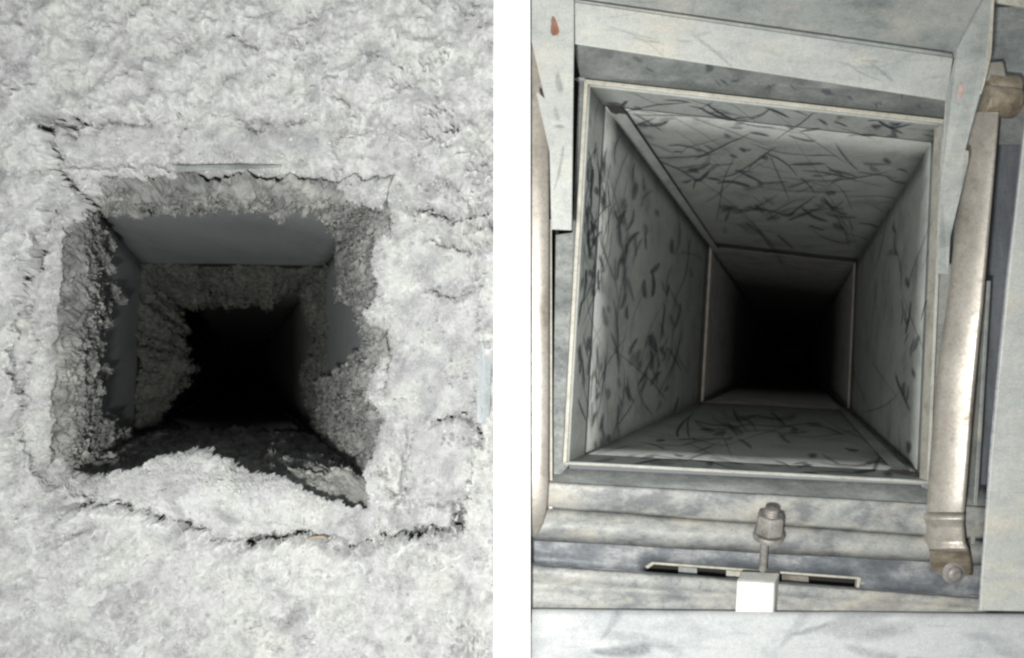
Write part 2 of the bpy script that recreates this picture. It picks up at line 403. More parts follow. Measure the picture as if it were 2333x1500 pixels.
for sc_, am_ in ((80, 0.0018),):
    X = X + am_ * noise(Xn * sc_, Yn * sc_, Zn * sc_ + 9); Y = Y + am_ * noise(Xn * sc_ + 31, Yn * sc_, Zn * sc_); Z = Z + am_ * 0.5 * noise(Xn * sc_, Yn * sc_ + 57, Zn * sc_)
film = np.clip(1.1 * np.exp(-(((U - 590) / 165) ** 2 + ((Vv - 325) / 50) ** 2) ** 2) * (0.6 + 0.9 * noise(U / 40, Vv / 40, 120.))
               + 1.0 * np.exp(-(((U - 990) / 95) ** 2 + ((Vv - 800) / 330) ** 2) ** 2) * (0.45 + 1.0 * noise(U / 45, Vv / 45, 121.))
               + 0.7 * np.exp(-(((U - 980) / 150) ** 2 + ((Vv - 380) / 130) ** 2) ** 2) * (0.35 + 1.2 * noise(U / 40, Vv / 40, 123.))
               + 0.5 * np.exp(-(((U - 200) / 60) ** 2 + ((Vv - 360) / 50) ** 2) ** 2) * (0.5 + 1.2 * noise(U / 25, Vv / 25, 122.)), 0, 0.9)
keep_v = (sm > -17) & (gash < 0.84 + 0.14 * noise(U / 6, Vv / 6, 170.))
n_, m_ = U.shape
idx = np.arange(n_ * m_).reshape(n_, m_)
kq = keep_v[:-1, :-1] & keep_v[1:, :-1] & keep_v[1:, 1:] & keep_v[:-1, 1:]
Q = np.stack([idx[:-1, :-1], idx[:-1, 1:], idx[1:, 1:], idx[1:, :-1]], -1)[kq]
used = np.zeros(n_ * m_, bool); used[Q.ravel()] = True
remap = np.cumsum(used) - 1
XYZ = np.stack([X, Y, Z], -1).reshape(-1, 3)
o = raw_mesh('dust_blanket', XYZ[used], remap[Q][:, ::-1], M['dust'], smooth=True, attr={'film': film.ravel()[used]})
tag(o, 'thick pale grey lint dust caked around the square duct mouth', 'dust', kind='stuff')
FACE = (X, Y, Z, sm)

# ---- lint lining the inside of the duct
ns, nd = 1100, 230
s = np.linspace(0, 4, ns)[:, None] * np.ones((1, nd))
w_ = np.linspace(0.968, 0.535, nd)
w_ = np.ones((ns, 1)) * w_[None, :]
p0 = tube_point(QL, VL, s, w_)
PX, PY, PZ = p0[..., 0] * 1, p0[..., 1] * 1, p0[..., 2] * 1
def fb(sc, sd): return noise(PX * sc + sd, PY * sc, PZ * sc * 0.8)
n1, n2, n3, n4, n5 = fb(9, 3), fb(24, 8), fb(60, 14), fb(130, 20), fb(260, 26)
side = np.floor(s).astype(int) % 4; ts = s - np.floor(s)
# how far in the front lint reaches (as w) on each wall: top, right, bottom, left
reach = np.choose(side, [0.865 + 0 * ts, 0.70 + 0.20 * np.sin(np.pi * np.clip((ts - 0.24) / 0.36, 0, 1)) - 0.20 * sstep(0.55, 0.7, ts) , 0.50 + 0 * ts, 0.80 + 0 * ts])
reach = np.where((side == 0) & (ts > 0.8), 0.865 - 0.17 * sstep(0.82, 1.0, ts), reach)
reach = np.where((side == 3) & (ts < 0.25), 0.80 - 0.22 * sstep(0.25, 0.0, ts), reach)
thickf = np.choose(side, [0.060, 0.095, 0.10, 0.075]) * np.ones_like(ts)
front = sstep(-0.05, 0.05, w_ - reach + 0.05 * n2 + 0.03 * n3)
front = np.where(side == 2, front * np.where(ts < 0.36, sstep(0.955, 0.925, w_), sstep(0.89, 0.82, w_)), front)
cn = np.exp(-np.minimum(ts, 1 - ts) / 0.06)
thickf = thickf * (1 - 0.6 * cn)
T = -0.03 + (thickf + 0.03) * front
bill = (np.abs(n2) * .8 + np.abs(n3) * 0.55 + np.abs(n4) * 0.33 + np.abs(n5) * 0.2 - 0.45)
T += front * 0.085 * bill + front * (side == 2) * 0.07 * (np.abs(n2) + 0.6 * np.abs(n1))
# clot of lint on the left wall, and lumps on the right wall
clot = np.exp(-(((s - 3.74) / 0.035) ** 2 + ((w_ - 0.70) / 0.055) ** 2))
T += clot * (0.10 + 0.05 * n3)
T = np.where(w_ > 0.93, T - 0.11 * sstep(0.93, 0.968, w_), T)
A = tube_point(QL, VL, s, w_, T)
B = A.copy(); on = sstep(-0.03, 0.02, T)
for sc_, am_ in ((38, 0.0055), (95, 0.0030), (210, 0.0022)):
    for ax_ in range(3):
        A[..., ax_] += on * am_ * noise(B[..., 0] * sc_ + 17 * ax_, B[..., 1] * sc_, B[..., 2] * sc_)
A[-1] = A[0]
LIN = A[on > 0.6]
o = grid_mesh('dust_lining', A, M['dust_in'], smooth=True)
tag(o, 'lint toned darker for shade, crusted on the walls just inside the choked mouth', 'dust', kind='stuff')

# ---- deep ledge of lint at the joint: a crooked collar with its face to the mouth
ns, nd = 800, 100
s = np.linspace(0, 4, ns)[:, None] * np.ones((1, nd)); q = np.ones((ns, 1)) * np.linspace(0, 1, nd)[None, :]
side = np.floor(s).astype(int) % 4; ts = s - np.floor(s)
led = np.choose(side, [0.31 - 0.12 * sstep(0.5, 1.0, ts), 0.17 - 0.08 * ts, 0.13 + 0 * ts, 0.15 + 0.27 * sstep(0.0, 0.3, ts) - 0.09 * sstep(0.75, 1.0, ts)])
e = np.stack([np.cos(s * math.pi / 2), np.sin(s * math.pi / 2)], -1)
led = led + 0.10 * noise(e[..., 0] * 4, e[..., 1] * 4, 31.0) + 0.06 * noise(e[..., 0] * 6, e[..., 1] * 6, 2.0) + 0.035 * noise(e[..., 0] * 17, e[..., 1] * 17, 5.0) + 0.022 * noise(e[..., 0] * 45, e[..., 1] * 45, 9.0)
T = -0.02 + (led + 0.02) * np.minimum(1, q / 0.72)
w0 = np.choose(side, [0.556, 0.575, 0.56, 0.562]) + 0 * ts
w0 = w0 + 0.020 * noise(e[..., 0] * 3, e[..., 1] * 3, 21.0) + 0.010 * noise(e[..., 0] * 11, e[..., 1] * 11, 23.0)
w_ = w0 - 0.045 * np.minimum(1, q / 0.72) ** 2 - 0.10 * np.clip((q - 0.72) / 0.28, 0, 1)
T = T - 0.25 * np.clip((q - 0.75) / 0.25, 0, 1)
p0 = tube_point(QL, VL, s, w_, T)
def fb(sc, sd): return noise(p0[..., 0] * sc + sd, p0[..., 1] * sc, p0[..., 2] * sc)
bump_ = 0.022 * fb(11, 3) + 0.020 * (np.abs(fb(26, 9)) - .3) + 0.014 * (np.abs(fb(55, 15)) - .3) + 0.008 * fb(110, 22)
p0[..., 2] += bump_ * 1.6
p0[..., 0] += 0.008 * fb(50, 31); p0[..., 1] += 0.008 * fb(50, 41)
p0[-1] = p0[0]
LED = p0[(q > 0.05) & (q < 0.8)]
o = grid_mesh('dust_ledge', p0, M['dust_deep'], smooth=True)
tag(o, 'ragged lint ledge with shade put into its colour at the joint deep in the choked duct', 'dust', kind='stuff')

# ---- loose crumbs and fibres of lint on the blanket and its lips
bmi = bmesh.new(); bmesh.ops.create_icosphere(bmi, subdivisions=1, radius=1.0)
ico_v = np.array([v.co[:] for v in bmi.verts]); ico_f = np.array([[v.index for v in f.verts] for f in bmi.faces]); bmi.free()
cand = np.argwhere((sm > -4) & (U > -20) & (gash < 0.45 + 0.3 * noise(U / 9, Vv / 9, 160.)))
lipw = np.exp(-sm[cand[:, 0], cand[:, 1]] / 12.0) * 6 + 0.35 + 2.5 * np.exp(-np.abs(so[cand[:, 0], cand[:, 1]]) / 12.0)
lipw = lipw * np.clip(0.6 + 1.2 * noise(cand[:, 0] / 18., cand[:, 1] / 18., 140.), 0.03, 2)
lipw /= lipw.sum()
NV, NF = len(ico_v), len(ico_f)
def crumbs(name, pos, rmin, rmax, mat, label):
    n = len(pos)
    rad = (rmin + rmax * rng.random(n) ** 2.2)[:, None, None]
    q = ico_v[None] * (1 + 0.38 * rng.normal(size=(n, NV, 1))) * (0.7 + 0.6 * rng.random((n, 1, 3)))
    vs = q * rad + pos[:, None, :]
    fs = (ico_f[None] + (np.arange(n) * NV)[:, None, None]).reshape(-1, 3)
    return tag(raw_mesh(name, vs.reshape(-1, 3), fs, mat, smooth=True), label, 'lint', kind='stuff')
pick = cand[rng.choice(len(cand), 1500, p=lipw)]
crumbs('lint_crumbs', np.stack([a[pick[:, 0], pick[:, 1]] for a in (X, Y, Z)], -1), 0.0008, 0.0020, M['crumb'], 'tiny crumbs of pale lint scattered over the dust blanket')
crumbs('lint_crumbs', LIN[rng.choice(len(LIN), 4500)], 0.0012, 0.0034, M['dust_in'], 'shade-toned crumbs of lint stuck to the crust inside the choked mouth')

def fibres(name, pos, mat, lmax, up, width, label):
    nf = len(pos); seg = 3
    dirv = rng.normal(size=(nf, 3)); dirv[:, 2] = np.abs(dirv[:, 2]) * up + 0.05; dirv /= np.linalg.norm(dirv, axis=1, keepdims=True)
    cur = rng.normal(size=(nf, 3)) * 1.6
    L = 0.0025 + lmax * rng.random(nf) ** 1.8
    pos = pos + rng.normal(size=(nf, 3)) * (0.0008, 0.0008, 0.0006)
    rows = []
    for j in range(seg):
        sd_ = np.cross(dirv, (0.3, 0.5, 0.8)); sd_ /= np.linalg.norm(sd_, axis=1, keepdims=True)
        wd = width * (1 - 0.6 * j / seg)
        rows.append(np.stack([pos - sd_ * wd, pos + sd_ * wd], 1))
        pos = pos + dirv * (L / seg)[:, None]
        dirv = dirv + cur / seg; dirv /= np.linalg.norm(dirv, axis=1, keepdims=True)
    R_ = np.stack(rows, 1)                       # fibre, segment, side, xyz
    bi = (np.arange(nf) * seg * 2)[:, None]
    j_ = np.arange(seg - 1)[None, :] * 2
    Qf = np.stack([bi + j_, bi + j_ + 1, bi + j_ + 3, bi + j_ + 2], -1).reshape(-1, 4)
    return tag(raw_mesh(name, R_.reshape(-1, 3), Qf, mat), label, 'lint', kind='stuff')
pick = np.concatenate([cand[rng.choice(len(cand), 130000)], cand[rng.choice(len(cand), 45000, p=lipw)]])
fibres('lint_fibres', np.stack([a[pick[:, 0], pick[:, 1]] for a in (X, Y, Z)], -1), M['crumb'], 0.0075, 0.35, 0.0003, 'fine pale lint fibres felted over the dust around the mouth')
# fluffy tufts along the lips, cracks and the clumps right of the mouth
tw_ = np.exp(-np.maximum(sm[cand[:, 0], cand[:, 1]], 0) / 16.0) * 5 + 0.25 + 3.0 * gash[cand[:, 0], cand[:, 1]]
tw_ *= np.where((U[cand[:, 0], cand[:, 1]] > 840) | (Vv[cand[:, 0], cand[:, 1]] > 1040), 1.8, 1.0)
tp = cand[rng.choice(len(cand), 520, p=tw_ / tw_.sum())]
tr = 0.004 + 0.008 * rng.random(len(tp)) ** 2
ctr = np.stack([a[tp[:, 0], tp[:, 1]] for a in (X, Y, Z)], -1)
dd = rng.normal(size=(len(tp), 110, 3)); dd /= np.linalg.norm(dd, axis=2, keepdims=True); dd[..., 2] = np.abs(dd[..., 2]) * 0.8 - 0.1
fibres('lint_fibres', (ctr[:, None, :] + dd * tr[:, None, None] * rng.random((len(tp), 110, 1)) ** 0.6).reshape(-1, 3), M['crumb'], 0.006, 0.8, 0.00028, 'fluffy pale tufts of lint along the lips and cracks of the dust')
fibres('lint_fibres', LIN[rng.choice(len(LIN), 75000)], M['dust_in'], 0.006, 0.8, 0.00045, 'shade-toned lint fibres fuzzing the crust inside the choked mouth')
fibres('lint_fibres', LED[rng.choice(len(LED), 30000)], M['dust_deep'], 0.016, 1.0, 0.0006, 'shade-darkened fibres fuzzing the lint ledge deep in the choked duct')

# bare metal strip showing at the right of the blanket, and a brown scrap in the crack
strip_t = thing('metal_strip', P(1105, 970, 0.0), 'narrow bluish bare metal strip sticking out of the dust', 'metal strip')
plate('blade', [(1086, 784, 0.004), (1096, 778, 0.010), (1104, 800, 0.012), (1102, 930, 0.012), (1097, 966, 0.006), (1085, 964, 0.002)], M['strip'], strip_t, 0.012, 0.001)
plate('folded_edge', [(1104, 800, 0.012), (1120, 802, 0.002), (1117, 930, 0.002), (1102, 930, 0.012)], M['strip'], strip_t, 0.003, 0.0)
tw = []
twp = [(698, 1228, .004), (714, 1225, .008), (736, 1224, .009), (750, 1230, .004)]
fsx = []
for i, (x, y, z) in enumerate(twp):
    r = (2, 3.2, 4, 1.5)[i]
    for a_ in range(6):
        tw.append(P(x, y + r * math.cos(a_ * math.pi / 3), z + r * S0 * math.sin(a_ * math.pi / 3)))
    if i:
        for a_ in range(6):
            fsx.append([(i - 1) * 6 + a_, (i - 1) * 6 + (a_ + 1) % 6, i * 6 + (a_ + 1) % 6, i * 6 + a_])
fsx += [list(range(6)), list(range(18, 24))]
o = mesh('debris_scrap', tw, fsx, M['twig'], smooth=True)
tag(o, 'small brown scrap caught in the crack under the dust mound', 'debris')

# ================================================================== white board added to fill the blank gap between the two views
bx0, bx1 = P(1125, 0, 0.06).x, P(1208, 0, 0.06).x
o = mesh('gap_fill_board', [(x, y, z) for x in (bx0, bx1) for y in (-0.62, 0.62) for z in (-0.25, 0.06)],
         [[0, 1, 3, 2], [4, 6, 7, 5], [0, 4, 5, 1], [2, 3, 7, 6], [0, 2, 6, 4], [1, 5, 7, 3]], M['white'])
tag(o, 'plain white board added to fill the blank gap between the two duct views', 'board')

# ================================================================== RIGHT: the cleaned duct
VR = np.array((1810.0, 820.0))
QR = np.array(((1336, 186), (2152, 277), (2117, 1100), (1287, 1056)), float)
base = tube_point(QR, VR, np.array([2.5]), np.array([0.3]))[0]
clean = thing('clean_duct', tuple(float(x) for x in base), 'brushed clean grey metal duct with dark streaks, right of the white board', 'air duct')
QI = VR + (QR - VR) * 0.985
def wallr(side, w0, w1, sink, mat='galv_wall', warp=0.0025):
    return wall('wall_panel', QI, VR, side, w0, w1, M[mat], clean, warp=warp, sink=sink)
# collar just inside the mouth, then the long panels, then the far section
for k in range(4): o = wall('collar_panel', QI, VR, k, 1.0, 0.925, M['galv_wall'], clean)
for k in range(4): wallr(k, 0.93, 0.41, 0.012)
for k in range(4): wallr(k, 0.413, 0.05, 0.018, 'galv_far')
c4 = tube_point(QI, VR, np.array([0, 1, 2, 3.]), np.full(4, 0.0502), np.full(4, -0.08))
mesh('light_block_cap', [Vector(p) for p in c4], [[0, 3, 2, 1]], M['galv_far'], clean, solid=0.002)  # closing sheet added so no stray light gets in from behind

def edge_bar(name, Q, V, sidei, w, wid, dep, mat, parent, s0=0.0, s1=1.0, outw=None):
    """bar along one side of the tube's section at w: wid = share towards the axis, dep = metres deep"""
    outw = wid if outw is None else outw
    pts = []
    for sa in (s0, min(s1, 0.9999)):
        for T in (-outw, wid):
            a = tube_point(Q, V, np.array([sidei + sa]), np.array([w]), np.array([T]))[0]
            pts.append(Vector(a)); pts.append(Vector(a) + Vector((0, 0, -dep)))
    return mesh(name, pts, [[0, 2, 3, 1], [4, 5, 7, 6], [0, 4, 6, 2], [1, 3, 7, 5], [0, 1, 5, 4], [2, 6, 7, 3]], M[mat], parent, bevel=0.0012)
for k in range(4):
    edge_bar('mouth_rim', QR, VR, k, 1.0, 0.009, 0.022, 'rim', clean, outw=0.010)
for k, wd in ((0, 0.002), (1, 0.024), (2, 0.006), (3, 0.028)):
    edge_bar('joint_flange', QI, VR, k, 0.412, wd * 0.75, 0.006, 'seal', clean, outw=0.002)
# folded cleat strips lying along two corners
def cleat(side_i, sA, sB, w0, w1, lift, mat):
    n = 12; rows = []
    for w in np.linspace(0, 1, n):
        d = (H / w0) * (1 - w) + (H / w1) * w
        row = []
        for sv, T in ((sA, -0.004), (sA, lift), (sA * .7 + sB * .3, lift * 1.15), (sA * .3 + sB * .7, lift * 0.8), (sB, lift), (sB, -0.004)):
            row.append(tube_point(QI, VR, np.array([side_i + sv]), np.array([H / d]), np.array([T]))[0])
        rows.append(row)
    A = np.array(rows)
    o = grid_mesh('corner_cleat', A, M[mat], clean)
    return o
cleats = {}
cleats[0] = cleat(0, 0.006, 0.052, 0.93, 0.415, 0.030, 'galv_wall')
cleats[2] = cleat(2, 0.022, 0.072, 0.95, 0.415, 0.034, 'galv_wall')
# closed cleat ends
for si, a_, b_, lift, w in ((0, 0.006, 0.052, 0.030, 0.931), (2, 0.022, 0.072, 0.034, 0.951)):
    pts = [Vector(tube_point(QI, VR, np.array([si + sv]), np.array([w]), np.array([T]))[0]) for sv, T in ((a_, -0.004), (b_, -0.004), (b_, lift), (a_, lift))]
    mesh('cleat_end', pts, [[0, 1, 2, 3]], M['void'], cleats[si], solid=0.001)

# ---- dark brush streaks on the walls
SV, SQ, SF = [], [], []
def ribbon(fn, path, widths, strength):
    global SV
    b0 = len(SV)
    n = len(path)
    for i in range(n):
        a = path[max(0, i - 1)]; c = path[min(n - 1, i + 1)]
        tx, ty = c[0] - a[0], c[1] - a[1]
        l = math.hypot(tx, ty) or 1
        nx, ny = -ty / l, tx / l
        for kk, f in ((-1, 0), (-0.3, 1), (0.3, 1), (1, 0)):
            SV.append((fn, path[i][0] + nx * widths[i] * kk, path[i][1] + ny * widths[i] * kk)); SF.append(f * strength * (0.25 if i in (0, n - 1) else 1))
    for i in range(n - 1):
        for kk in range(3):
            SQ.append((b0 + i * 4 + kk, b0 + i * 4 + kk + 1, b0 + i * 4 + kk + 5, b0 + i * 4 + kk + 4))
def edge_len(k):
    # lengths in photo pixels: along the mouth edge, and from that edge to the duct's axis
    return np.linalg.norm(QI[(k + 1) % 4] - QI[k]), np.linalg.norm((QI[k] + QI[(k + 1) % 4]) / 2 - VR)
R = random.Random(21)
def stroke(fn, a, c, ang, ln, wd, st, curl=0.0):
    n = max(4, min(12, int(ln / 9)))
    path = []; x, y, t = a, c, ang
    cv = R.uniform(-1, 1) * curl / n
    for i in range(n):
        path.append((x, y)); x += math.cos(t) * ln / n; y += math.sin(t) * ln / n; t += cv + R.uniform(-.07, .07)
    p = R.uniform(0.5, 1.6)
    ribbon(fn, path, [wd * (0.30 + 0.70 * math.sin(math.pi * ((i + 0.5) / n) ** p)) for i in range(n)], st)
# side: (count, spread of angle, crowding towards the mouth)
for side_i, cnt, spread, edge_bias in ((3, 210, 0.20, 1.5), (0, 170, 0.30, 1.0), (2, 95, 0.26, 1.8), (1, 28, 0.2, 1.1)):
    e, h = edge_len(side_i)
    cl = [(R.uniform(.08, .92), R.random() ** edge_bias) for _ in range(9)]
    for _ in range(cnt):
        if R.random() < 0.6:
            ca, cc = R.choice(cl); ca += R.gauss(0, .06); cc = abs(cc + R.gauss(0, .08))
        else:
            ca, cc = R.uniform(.04, .94), R.random() ** edge_bias
        c = h * (0.012 + 0.50 * min(1, cc)); f = 1 - c / h
        a = e * min(.96, max(.03, ca))
        kind = R.random()
        ang = R.gauss(0, spread) + (math.pi if R.random() < .5 else 0)
        st_ = R.uniform(.40, 1.10) * (0.55 + 0.45 * f)
        if kind < 0.30: stroke(side_i, a, c, ang, R.uniform(60, 230) / f, R.uniform(1.2, 2.2) / f ** .5, st_ * .8, 0.45)
        elif kind < 0.72: stroke(side_i, a, c, ang, R.uniform(30, 105) / f, R.uniform(2.2, 5.2), st_, 0.6)
        else: stroke(side_i, a, c, ang, R.uniform(22, 60) / f, R.uniform(5.5, 10), st_ * .75, 0.5)
    for _ in range((4, 0, 1, 2)[side_i]):   # a few long crossing strokes
        stroke(side_i, e * R.uniform(.2, .65), h * R.uniform(.12, .35), R.uniform(-.5, .5), R.uniform(180, 300), R.uniform(1.8, 2.6), .9, 0.4)
SV = np.array(SV)
sd_i = SV[:, 0].astype(int); eh = np.array([edge_len(k) for k in range(4)])
w_s = np.clip(1 - SV[:, 2] / eh[sd_i, 1], 0.30, 0.992)
s_s = sd_i + np.clip(SV[:, 1] / eh[sd_i, 0], 0.002, 0.998)
o = raw_mesh('wiped_streaks', tube_point(QI, VR, s_s, w_s, np.where(w_s > 0.922, 0.002, -0.0015)), np.array(SQ), M['streak'], clean, attr={'fade': SF})
o['kind'] = 'stuff'

# ================================================================== RIGHT: the housing round the cleaned duct
house = thing('duct_housing', P(1750, 1300, -0.12), 'stepped grey galvanised steel housing framing the clean duct', 'housing')
# strips around the rim
plate('flange_strip', [(1300, 84, 0.034), (2180, 214, 0.034), (2158, 270, -0.012), (1322, 178, -0.012)], M['galv_dark'], house, 0.002)
plate('flange_strip', [(1306, 180, -0.013), (1322, 176, -0.013), (2175, 268, -0.013), (2165, 292, -0.02), (1336, 200, -0.02)], M['galv'], house, 0.001, 0)
plate('flange_strip', [(1266, 535, -0.016), (1304, 530, -0.016), (1319, 182, -0.014), (1342, 186, -0.014), (1296, 1062, -0.014), (1258, 1100, -0.016)], M['galv_dark'], house, 0.002)
plate('flange_strip', [(2140, 260, -0.016), (2210, 230, -0.016), (2175, 1140, -0.016), (2100, 1110, -0.016)], M['galv'], house, 0.002)
plate('light_block_panel', [(1190, -60, -0.065), (1330, -60, -0.065), (1290, 1300, -0.065), (1190, 1300, -0.065)], M['void'], house, 0.002, 0)  # dark sheet added behind the gaps to stop light leaking through
plate('edge_strip', [(1250, 500, 0.006), (1257, 500, 0.006), (1259, 1160, 0.008), (1250, 1160, 0.008)], M['rim'], house, 0.045, 0.0006)

# folded sill below the mouth: rows (y at x=1260, y at x=2120, z)
rows = [(1066, 1106, -0.020), (1078, 1116, -0.018), (1098, 1147, 0.012), (1101, 1151, 0.015), (1106, 1157, 0.016), (1150, 1213, 0.012), (1160, 1224, 0.004), (1170, 1231, 0.006), (1190, 1246, 0.016), (1214, 1262, 0.014),
        (1235, 1282, 0.004), (1268, 1333, -0.004), (1286, 1350, -0.004), (1290, 1354, 0.012), (1297, 1361, 0.016), (1325, 1378, 0.016), (1334, 1384, 0.010), (1345, 1391, 0.016), (1420, 1440, 0.016)]
rowmat = []
cols = [1190 + i * (1474 - 1190) / 12 for i in range(12)] + [1474 + i * (1957 - 1474) / 20 for i in range(20)] + [1957 + i * (2250 - 1957) / 12 for i in range(13)]
def sill_pt(r, x, dz=0.0):
    yl, yr, z = rows[r]
    wob = (1.6 * float(noise(x / 150.0, r * 0.37, 5.0)) + 1.2 * float(noise(x / 40.0, r * 0.9, 8.0))) if 4 < r < 18 and r not in (11, 12) else 0
    return P(x, yl + (x - 1260) / 860.0 * (yr - yl) + wob, z + dz)
def sill(name, r0, r1, mat, skip=None):
    V, Fs = [], []
    for r in range(r0, r1 + 1):
        for x in cols: V.append(sill_pt(r, x))
    nc = len(cols)
    for r in range(r1 - r0):
        for c in range(nc - 1):
            if skip and r + r0 == skip and 12 <= c < 32: continue
            a_ = r * nc + c
            Fs.append([a_, a_ + nc, a_ + nc + 1, a_ + 1])
    return mesh(name, V, Fs, M[mat], house, smooth=True, solid=-0.0015)
sill('sill_return', 0, 2, 'galv_dark')
sill('sill_edge', 2, 6, 'sill')
sill('sill_ridge', 6, 10, 'sill')
slot_strip = sill('slotted_strip', 10, 13, 'smudge', skip=11)
sill('ledge_strip', 13, 18, 'sill')
# slot: near-black plate standing for the shade behind it and the pale cut edge round it
def sx(r, x, dy=0, dz=0):
    p = sill_pt(r, x); k = (H - p.z) / F
    return (x, CY - p.y / k + dy, p.z + dz)
pk = [sx(11, 1440, -20, -.03), sx(11, 1990, -20, -.03), sx(12, 1990, 30, -.03), sx(12, 1440, 30, -.03)]
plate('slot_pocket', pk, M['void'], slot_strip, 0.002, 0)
plate('slot_edge', [sx(11, 1470, 8, .003), sx(11, 1486, -4, .003), sx(11, 1958, -5, .003), sx(11, 1958, 0, .003), sx(11, 1490, 1, .003), sx(11, 1476, 12, .003)], M['rim'], slot_strip, 0.006, 0.0004)
plate('slot_edge', [sx(11, 1954, -5, .003), sx(11, 1962, -4, .003), sx(12, 1958, 2, .004), sx(12, 1952, 2, .004)], M['rim'], slot_strip, 0.006, 0.0004)
for x0, x1, mt in ((1546, 1588, 'galv'), (1655, 1690, 'rim'), (1782, 1842, 'tan')):
    plate('slot_insert', [sx(11, x0, 2, -.012), sx(11, x1, 2, -.012), sx(12, x1, 2, -.012), sx(12, x0, 2, -.012)], M[mt], slot_strip, 0.002, 0)

# right hand side: dark channel, upright fin, bright plate
plate('channel_floor', [(2150, -40, -0.05), (2480, -40, -0.05), (2480, 1420, -0.05), (2090, 1420, -0.05)], M['channel'], house, 0.002, 0)
plate('channel_fin', [(2250, 640, 0.01), (2258, 640, 0.01), (2222, 1240, 0.01), (2213, 1240, 0.01)], M['galv'], house, 0.05, 0.0006)
plate('corner_panel', [(2235, 18, 0.012), (2350, 14, 0.012), (2350, 330, 0.0), (2262, 330, 0.0)], M['galv_dark'], house, 0.003)
plate('corner_edge', [(2240, -30, 0.03), (2350, -30, 0.03), (2350, 20, 0.03), (2262, 4, 0.03)], M['rim'], house, 0.004)
sp = thing('steel_plate', P(2300, 1300, 0.0), 'pale steel plate along the right edge beside the dark channel', 'metal plate')
plate('face', [(2342, 230, 0.07), (2480, 230, 0.07), (2480, 1396, 0.09), (2233, 1392, 0.09), (2238, 1300, 0.088), (2262, 1000, 0.082), (2296, 640, 0.076)], M['galv_light'], sp, 0.003, 0.001)
plate('return', [(2296, 640, 0.075), (2342, 230, 0.069), (2346, 230, -0.03), (2300, 640, -0.03)], M['channel'], sp, 0.002, 0)
plate('return', [(2262, 1000, 0.081), (2296, 640, 0.075), (2300, 640, -0.03), (2266, 1000, -0.03)], M['channel'], sp, 0.002, 0)
plate('return', [(2233, 1392, 0.089), (2262, 1000, 0.081), (2266, 1000, -0.03), (2237, 1392, -0.03)], M['channel'], sp, 0.002, 0)
# near plate at the bottom, close to the lens
npl = thing('steel_plate', P(1760, 1460, 0.03), 'whitish blurred steel plate nearest the viewer below the slotted strip', 'metal plate')
n = 26
A = np.zeros((n, 10, 3))
for i, x in enumerate(np.linspace(1211, 2500, n)):
    for j, (yy, z) in enumerate(((1390, 0.014), (1388, 0.020), (1387, 0.025), (1391, 0.030), (1403, 0.034), (1450, 0.038), (1500, 0.04), (1550, 0.04), (1620, 0.04), (1700, 0.04))):
        A[i, j] = P(x, yy + (x - 1209) * 0.010, z)
A[..., 2] += 0.0015 * noise(A[..., 0] * 14, A[..., 1] * 14, 3.0)
grid_mesh('face', A[:, ::-1], M['near'], npl, smooth=True, solid=-0.003)

# ================================================================== the opened door above the mouth
door = thing('access_door', P(1730, 110, 0.03), 'raised steel door pan above the clean duct with toothed side arms', 'door')
plate('lip', [(1306, 4, 0.064), (2172, 132, 0.064), (2158, 230, 0.058), (1306, 100, 0.058)], M['galv_light'], door, 0.003, 0.0012)
plate('panel', [(1290, -80, 0.052), (2290, -80, 0.050), (2262, 6, 0.050), (2172, 134, 0.050), (1300, 6, 0.050)], M['galv'], door, 0.003, 0.0)
plate('panel_crease', [(1306, 0, 0.0655), (2170, 124, 0.0655), (2172, 133, 0.063), (1306, 5, 0.063)], M['galv'], door, 0.003, 0.001)
o = plate('toothed_arm', [(1211, -60, 0.078), (1308, -60, 0.078), (1308, 100, 0.078), (1303, 525, 0.076), (1256, 523, 0.076), (1252, 345, 0.077), (1222, 213, 0.077), (1224, 208, 0.077), (1241, 224, 0.077), (1211, 94, 0.078)], M['galv_light'], door, 0.003, 0.0009)
arm_l = o; o['label'] = 'long arm with a saw tooth notch and orange rust slot'
o = plate('toothed_arm', [(2262, -40, 0.10), (2268, -40, 0.10), (2257, 125, 0.10), (2242, 190, 0.094), (2200, 342, 0.086), (2208, 344, 0.086), (2207, 368, 0.085), (2190, 440, 0.084), (2166, 540, 0.08), (2161, 626, 0.078), (2136, 624, 0.078), (2143, 420, 0.08), (2154, 232, 0.086), (2180, 110, 0.088), (2215, 40, 0.092)], M['galv'], door, 0.0025, 0.0008)
arm_r = o; o['label'] = 'narrow tapering arm with a small notch and pale rust spot'
plate('arm_edge', [(2262, -40, 0.102), (2268, -40, 0.102), (2259, 125, 0.102), (2244, 190, 0.096), (2236, 215, 0.095), (2232, 213, 0.095), (2239, 190, 0.096), (2253, 125, 0.102)], M['rim'], arm_r, 0.004, 0.0006)
def spot(name, cx_, cy_, rx, ry, z, mat, parent, rot=0.0):
    pts = []
    for i in range(14):
        a = i / 14 * 2 * math.pi; r = 1 + 0.18 * math.sin(3 * a + cx_)
        x, y = rx * r * math.cos(a), ry * r * math.sin(a)
        pts.append((cx_ + x * math.cos(rot) - y * math.sin(rot), cy_ + x * math.sin(rot) + y * math.cos(rot), z))
    return plate(name, pts, M[mat], parent, 0.0012, 0.0004)
spot('rust_spot', 1263, 62, 9, 22, 0.0795, 'rust', arm_l, -0.12)
spot('rust_spot', 2188, 208, 6, 20, 0.0905, 'rust_pale', arm_r, 0.12)

